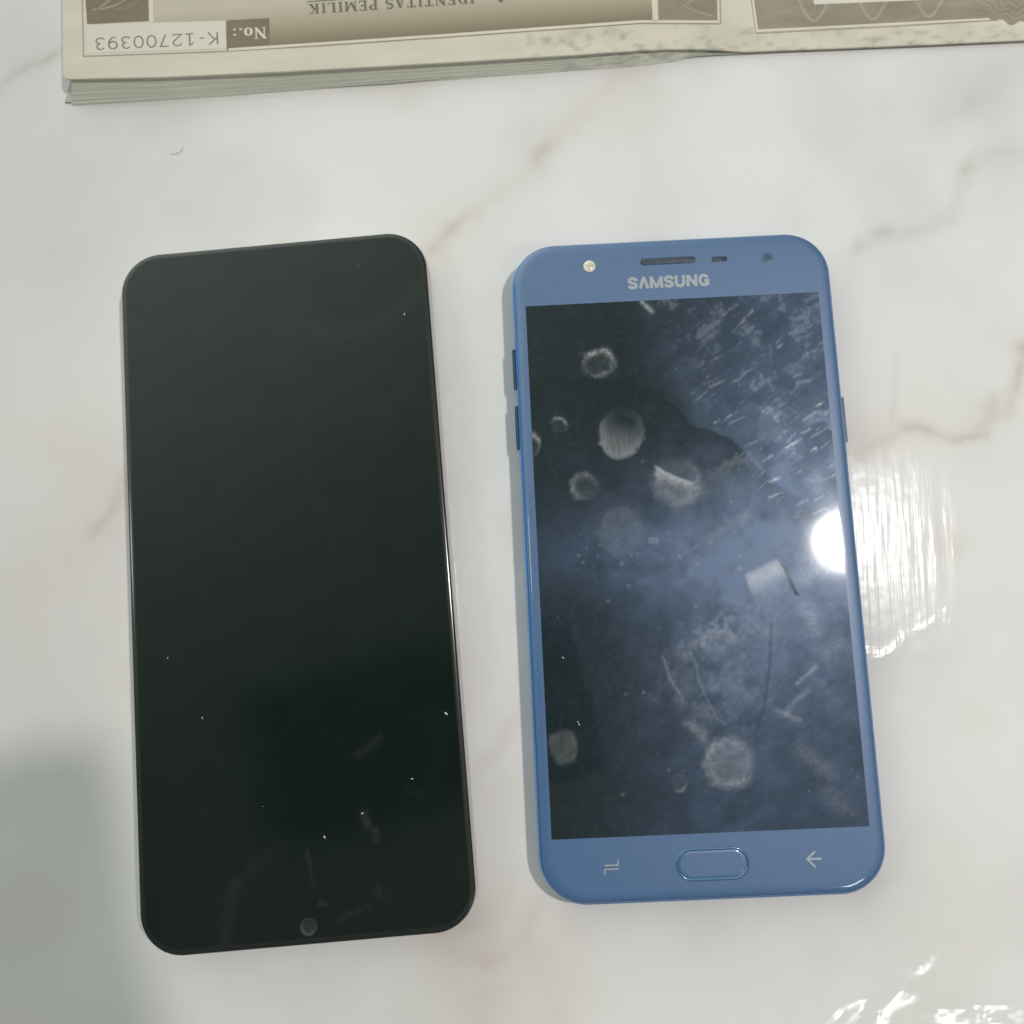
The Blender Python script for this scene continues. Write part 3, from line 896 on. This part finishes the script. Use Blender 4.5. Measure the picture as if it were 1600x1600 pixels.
    for k in range(4): prt += 0.22 * np.exp(-(seg_d(u0, v0, [(1014 + 4.2 * k, 841), (1015 + 4.2 * k, 848)]) / 1.4) ** 2)
    for pts, wd, q in (([(1035, 1028), (1050, 1065), (1068, 1092)], 1.8, .20), ([(1082, 1020), (1098, 1085), (1132, 1135)], 1.8, .15), ([(1100, 1000), (1135, 985), (1150, 1000)], 9, .16), ([(1175, 985), (1225, 990)], 10, .14),
                       ([(1075, 1130), (1100, 1150)], 8, .20), ([(1245, 1070), (1275, 1040)], 3.5, .3), ([(1225, 1120), (1260, 1080)], 5, .14), ([(1250, 1170), (1300, 1210)], 12, .12), ([(1212, 1110), (1250, 1125)], 4, .18),
                       ([(1295, 1020), (1310, 1005)], 12, .16), ([(1262, 950), (1275, 985)], 12, .22), ([(1296, 1240), (1325, 1265)], 14, .10), ([(1260, 900), (1300, 880)], 16, .28), ([(1275, 740), (1310, 800)], 16, .16)):
        prt += q * np.exp(-(seg_d(u, v, pts) / wd) ** 2) * (0.2 + 1.3 * n3)
    dl = np.exp(-(seg_d(u0, v0, [(1205, 975), (1203, 1040), (1194, 1100), (1180, 1150)]) / 2.5) ** 2)
    haze *= 1 - .4 * dl
    for k in range(90):      # dust and dried droplets
        cx, cy = rs.uniform(830, 1340), rs.choice([rs.normal(868, 14), rs.uniform(640, 1290)])
        if cx < 900 and rs.rand() < .6: continue
        d = np.hypot(u0 - cx, v0 - cy)
        prt += (0.05 + 0.25 * rs.rand() ** 2) * np.exp(-(d / (1.2 + 1.4 * rs.rand())) ** 2)
    prt += 0.015 * sst(n2, .5, .8)
    return np.clip(0.92 * haze, 0, 1), np.clip(prt, 0, 1)


def paint_black(P):
    uv = proj(P)
    u0, v0 = uv[:, 0], uv[:, 1]
    n1 = fbm(u0 / 40, v0 / 40, 1, 5); n2 = fbm(u0 / 9, v0 / 9, 2, 4)
    haze = 0.03 + 0.08 * n1
    prt = np.zeros_like(u0)
    for pts, wd, q in (([(490, 520), (560, 520), (600, 500), (650, 460)], 12, .022), ([(455, 500), (440, 560)], 18, .010), ([(480, 1325), (488, 1382)], 2, .05), ([(365, 1390), (350, 1470)], 9, .022), ([(370, 1380), (440, 1320)], 9, .014),
                       ([(560, 1180), (590, 1155)], 6, .035), ([(570, 1272), (574, 1290)], 5, .07), ([(585, 1300), (586, 1312)], 4, .06), ([(590, 1385), (595, 1400)], 4, .03), ([(500, 1412), (508, 1412)], 3, .07), ([(530, 1440), (575, 1415)], 4, .022),
                       ([(640, 1235), (665, 1245)], 5, .015), ([(600, 640), (640, 600)], 14, .008)):
        prt += 0.6 * q * np.exp(-(seg_d(u0 + 9 * (n1 - .5), v0 + 16 * (n2 - .5), pts) / (wd * 1.3)) ** 2) * (0.2 + 1.3 * n2)
    for pts, wd in (([(466, 513), (478, 519)], 2), ([(507, 536), (518, 542)], 2), ([(480, 562), (515, 580)], 2.4), ([(452, 566), (462, 576)], 3), ([(325, 560), (340, 570)], 3), ([(530, 670), (534, 674)], 5), ([(436, 1106), (440, 1110)], 6), ([(548, 1088), (554, 1090)], 6)):
        haze *= 1 - .8 * np.exp(-(seg_d(u0, v0, pts) / wd) ** 2)
    return np.clip(haze, 0, 1), np.clip(prt, 0, 1)


def screen_grid(name, root_xy, rz, wd, ht, cx, cy, z, step, paint, mat, parent, corner=0.0):
    xs = np.linspace(cx - wd / 2, cx + wd / 2, int(wd / step)); ys = np.linspace(cy - ht / 2, cy + ht / 2, int(ht / step))
    X, Y = np.meshgrid(xs, ys)
    c, s = math.cos(rz), math.sin(rz)
    if corner:      # squeeze the grid edge into rounded corners
        hx, hy = wd / 2 - corner, ht / 2 - corner
        dx = X - cx; dy = Y - cy
        ax = np.maximum(np.abs(dx) - hx, 0); ay = np.maximum(np.abs(dy) - hy, 0)
        mxx = np.maximum(ax, ay); r = np.hypot(ax, ay)
        f = np.where(r > 1e-9, mxx / np.maximum(r, 1e-9), 1)
        X = cx + np.sign(dx) * (np.minimum(np.abs(dx), hx) + ax * f)
        Y = cy + np.sign(dy) * (np.minimum(np.abs(dy), hy) + ay * f)
    P = np.stack([(X * c - Y * s).ravel() + root_xy[0], (X * s + Y * c).ravel() + root_xy[1], np.full(X.size, z)], 1)
    h, p = paint(P)
    o = grid_mesh(name, xs, ys, z, mat, parent, True, {'haze': h, 'print': p})
    if corner:
        co = np.stack([X.ravel(), Y.ravel(), np.full(X.size, z)], 1) * MM
        o.data.vertices.foreach_set('co', co.ravel()); o.data.update()
    return o


def local_of(root_xy, rz, px, py, z):
    p = at(px, py, z)
    dx, dy = p[0] - root_xy[0], p[1] - root_xy[1]
    c, s = math.cos(-rz), math.sin(-rz)
    return dx * c - dy * s, dx * s + dy * c


# ------------------------------------------------------------------ blue phone
BXY, BRZ = (37.2, 20.8), math.radians(2.7)
BP = empty('smartphone', (BXY[0] * MM, BXY[1] * MM, 0), BRZ)
tag(BP, 'blue smartphone with smudged dark screen and oval home button, right of the black phone', 'phone', group='two phones side by side')
bl = lambda px, py, z=8.5: local_of(BXY, BRZ, px, py, z)
loft('body', 76.2, 152.1, 10.6, [(2.6, 0.15), (1.2, 0.5), (0.45, 1.4), (0.1, 2.8), (0, 4.4), (0.06, 5.8), (0.3, 6.8), (0.62, 7.4), (1.0, 7.62)], M_blue_frame, BP, n=20)
gl = loft('front_glass', 76.2, 152.1, 10.6, [(0.85, 7.50), (0.86, 7.85), (1.05, 8.12), (1.5, 8.30), (2.1, 8.41), (2.7, 8.47), (3.35, 8.5)], M_bezel, BP, cap0=False, n=20)
M_scr_blue = screen_mat('greasy_flare_tinted_glass', (0.013, 0.023, 0.024), 0.15, 0.85, 0.05)
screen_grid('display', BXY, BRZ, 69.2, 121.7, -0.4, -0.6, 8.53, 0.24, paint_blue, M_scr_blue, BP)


def on_blue(px, py): return bl(px, py, 8.55)


# earpiece
x0, y0 = on_blue(1003, 409.5); x1, y1 = on_blue(1084, 405)
ecx, ecy = (x0 + x1) / 2, (y0 + y1) / 2
el = math.hypot(x1 - x0, y1 - y0)
ear = loft('earpiece', el + .8, 1.75, 0.85, [(0, 8.49), (0.06, 8.58), (0.2, 8.58), (0.28, 8.515)], M_ring if False else M_button, BP, cap0=False, n=8, off=(ecx, ecy))
loft('grille', el + .15, 1.1, 0.5, [(0, 8.52), (0.1, 8.545)], M_grille, ear, cap0=False, n=8, off=(ecx, ecy))
sx_, sy_ = on_blue(1124, 404.5)
loft('proximity_sensor', 3.7, 1.3, 0.35, [(0, 8.49), (0.05, 8.545)], M_sensor, BP, cap0=False, n=5, off=(sx_, sy_))
fx_, fy_ = on_blue(921, 416)
led = disc('flash_led', (fx_, fy_), 1.45, [(1, 8.49), (1, 8.58), (0.84, 8.6), (0.78, 8.55)], M_led_rim, BP)
disc('flash_lens', (fx_ - .1, fy_ + .05), 1.12, [(1, 8.56), (0.9, 8.62), (0.6, 8.70), (0.25, 8.74)], M_led, led)
cx_, cy_ = on_blue(1199, 402)
fc = disc('front_camera', (cx_, cy_), 1.45, [(1, 8.49), (0.96, 8.53), (0.8, 8.535)], M_camrim, BP)
disc('lens', (cx_, cy_), 0.72, [(1, 8.54), (0.7, 8.545), (0.3, 8.547)], M_lens, fc)
# maker's lettering
xa, ya = on_blue(982, 452); xb, yb = on_blue(1109, 446)
Ls = text_len('SAMSUNG', BOLD, 0.03) - 0.03 - 0.1
dx, dy = (xb - xa) / Ls, (yb - ya) / Ls
hl = 19.5 / 6.75
un = math.hypot(dx, dy)
text_mesh('brand_lettering', 'SAMSUNG', BOLD, lambda x, y, dz: (xa + dx * (x - .05) - dy / un * y * hl, ya + dy * (x - .05) + dx / un * y * hl, 8.535 + dz), M_silver_ink, BP, None, 0.03)
# home button
hx, hy = on_blue(1113.5, 1350)
hb = loft('home_button', 15.9, 6.9, 3.4, [(0.0, 8.49), (0.05, 8.60), (0.22, 8.70), (0.42, 8.68), (0.6, 8.50)], M_ring, BP, cap0=False, cap1=False, n=14, off=(hx, hy))
loft('button_face', 14.7, 5.7, 2.8, [(0, 8.50), (0.05, 8.53), (0.6, 8.525)], M_bezel, hb, cap0=False, n=14, off=(hx, hy))


def icon(name, polys, wd):
    V, Fc = [], []
    for k, pts in enumerate(polys):
        ribbon(V, Fc, [on_blue(*p) for p in pts], wd, lambda x, y, z, k=k: (x, y, 8.535 + 0.002 * k))
    return mesh_obj(name, V, Fc, M_silver_ink, BP)


icon('recents_icon', [[(945, 1367.5), (945, 1358.6), (966.5, 1357.8)], [(944.5, 1352.5), (965.5, 1351.7), (965.5, 1342.5)]], 0.30)
icon('back_icon', [[(1261.5, 1342.5), (1284, 1341.5)], [(1273.5, 1330.5), (1261.3, 1342.3), (1274.3, 1355.0)]], 0.42)


def side_button(name, sgn, y0, y1, z0=3.7, z1=5.9):
    hxw = 76.2 / 2
    V = []
    xa, xb = hxw - 0.4, hxw + 0.62
    c = 0.22
    for (x, ins) in ((xa, 0), (xb - c, 0), (xb, c)):
        V += [(sgn * x, y0 + ins, z0 + ins), (sgn * x, y1 - ins, z0 + ins), (sgn * x, y1 - ins, z1 - ins), (sgn * x, y0 + ins, z1 - ins)]
    Fc = []
    for k in range(2):
        for j in range(4):
            a = 4 * k + j; b_ = 4 * k + (j + 1) % 4
            Fc.append((a, b_, b_ + 4, a + 4))
    Fc.append((8, 9, 10, 11))
    return mesh_obj(name, V, Fc, M_button, BP)


for pa, pb in (((800, 548), (803, 608)), ((804, 636), (809, 702))):
    ya_ = bl(*pa, 5)[1]; yb_ = bl(*pb, 5)[1]
    side_button('volume_button', -1, yb_, ya_)
side_button('power_button', 1, bl(1322, 692, 5)[1], bl(1315, 622, 5)[1])
# gloss line of the moulded seam under the chin
# ------------------------------------------------------------------ black phone
AXY, ARZ = (-54.5, 15.5), math.radians(5.2)
AP = empty('smartphone', (AXY[0] * MM, AXY[1] * MM, 0), ARZ)
tag(AP, 'black smartphone with glossy full-glass front, lying left of the blue phone', 'phone', group='two phones side by side')
al = lambda px, py, z=8.3: local_of(AXY, ARZ, px, py, z)
loft('body', 74.2, 161.2, 9.7, [(2.4, 0.15), (1.0, 0.5), (0.25, 1.4), (0.0, 2.6), (0.0, 5.6), (0.05, 6.5), (0.2, 6.95), (0.45, 7.1), (0.8, 7.1)], M_silver, AP, n=20)
loft('trim_ring', 73.9, 161.0, 9.6, [(0.5, 7.0), (0.40, 7.14), (0.34, 7.25), (0.5, 7.4)], M_dark, AP, cap0=False, cap1=False, n=20)
loft('front_glass', 73.9, 161.0, 9.6, [(0.35, 7.3), (0.22, 7.6), (0.22, 7.85), (0.36, 8.08), (0.7, 8.21), (1.2, 8.265), (1.9, 8.285), (2.6, 8.29)], M_black_glass_edge, AP, cap0=False, n=20)
M_scr_black = screen_mat('black_display_glass', (0.0042, 0.0098, 0.0075), 0.012, 1.0, 0.13, (0.4, 0.5, 0.4), (0.72, 1.0, 0.88))
screen_grid('display', AXY, ARZ, 71.0, 158.0, 0, 0.1, 8.305, 0.55, paint_black, M_scr_black, AP, corner=8.2)
px_, py_ = al(482, 1449, 8.32)
ph = disc('front_camera', (px_, py_), 1.9, [(1, 8.302), (0.97, 8.33), (0.88, 8.335), (0.86, 8.31)], M_sub, AP)
disc('lens', (px_, py_), 1.0, [(1, 8.315), (0.75, 8.325), (0.3, 8.33)], plain('dark_lens_glass', (0.018, 0.022, 0.022), 0.5, 0, 0.2, 900, 0.4, 0.3, 0.2), ph)

# ------------------------------------------------------------------ specks of dust and a stray fibre
M_dust = plain('white_dust', (0.8, 0.8, 0.78), 0.8, 0, 0.05, 500)
V, Fc = [], []
for (u, v, r, z, ang) in ((632, 491, .28, 8.36, 80), (262, 1028, .2, 8.36, 60), (316, 1122, .24, 8.36, -50), (697, 1115, .42, 8.36, -40), (644, 1217, .26, 8.36, 0), (566, 1271, .28, 8.36, 30), (507, 1308, .34, 8.36, -60), (880, 1028, .26, 8.6, -60), (905, 1132, .24, 8.6, -60), (903, 1128, .22, 8.6, -60), (560, 415, .12, 8.36, 0), (410, 1260, .1, 8.36, 0)):
    c = at(u, v, z)
    a = math.radians(ang)
    b0 = len(V)
    ring = [(1, 0, 0), (0.1, .55, 0), (-.9, .2, 0), (-.2, -.6, 0)]
    for x, y, zz in ring:
        x *= 1.35 * r; y *= r
        V.append((c[0] + x * math.cos(a) - y * math.sin(a), c[1] + x * math.sin(a) + y * math.cos(a), z))
    V.append((c[0], c[1], z + r * .8)); V.append((c[0], c[1], z - 0.03))
    for k in range(4):
        Fc.append((b0 + k, b0 + (k + 1) % 4, b0 + 4)); Fc.append((b0 + (k + 1) % 4, b0 + k, b0 + 5))
tag(mesh_obj('dust_specks', V, Fc, M_dust), 'white dust specks scattered over the two dark phone screens', 'dust', kind='stuff')
V, Fc = [], []
pts = [at(*p, 0.15) for p in ((266, 240), (272, 240.5), (278, 239), (283, 236), (285, 231))]
for i, p in enumerate(pts):
    d = pts[min(i + 1, len(pts) - 1)] - pts[max(i - 1, 0)]; d = d / np.linalg.norm(d); nrm = np.array([-d[1], d[0], 0])
    for k in range(5):
        a = 2 * math.pi * k / 5
        V.append(p + nrm * 0.06 * math.cos(a) + np.array([0, 0, 0.06 * math.sin(a)]))
for i in range(len(pts) - 1):
    for k in range(5):
        Fc.append((i * 5 + k, i * 5 + (k + 1) % 5, i * 5 + 5 + (k + 1) % 5, i * 5 + 5 + k))
tag(mesh_obj('lint_fibre', V, Fc, plain('grey_lint', (0.5, 0.5, 0.49), 0.9)), 'tiny curled grey fibre on the bare marble below the booklet', 'lint')

# ------------------------------------------------------------------ the phone that took the picture, held over the lower left
tpx, tpy = 30.0, -3.0
CP = empty('camera_phone', ((tpx - 78) * MM, (tpy - 36) * MM, 0.2235), 0)
tag(CP, 'dark phone held above the table that takes the picture', 'phone')
loft('body', 156, 74, 8, [(1.5, 0), (0.3, 1), (0, 3), (0, 6), (0.5, 7.6), (1.5, 8)], M_dark, CP, n=8)
CP.rotation_euler = (0, 0, math.radians(14))
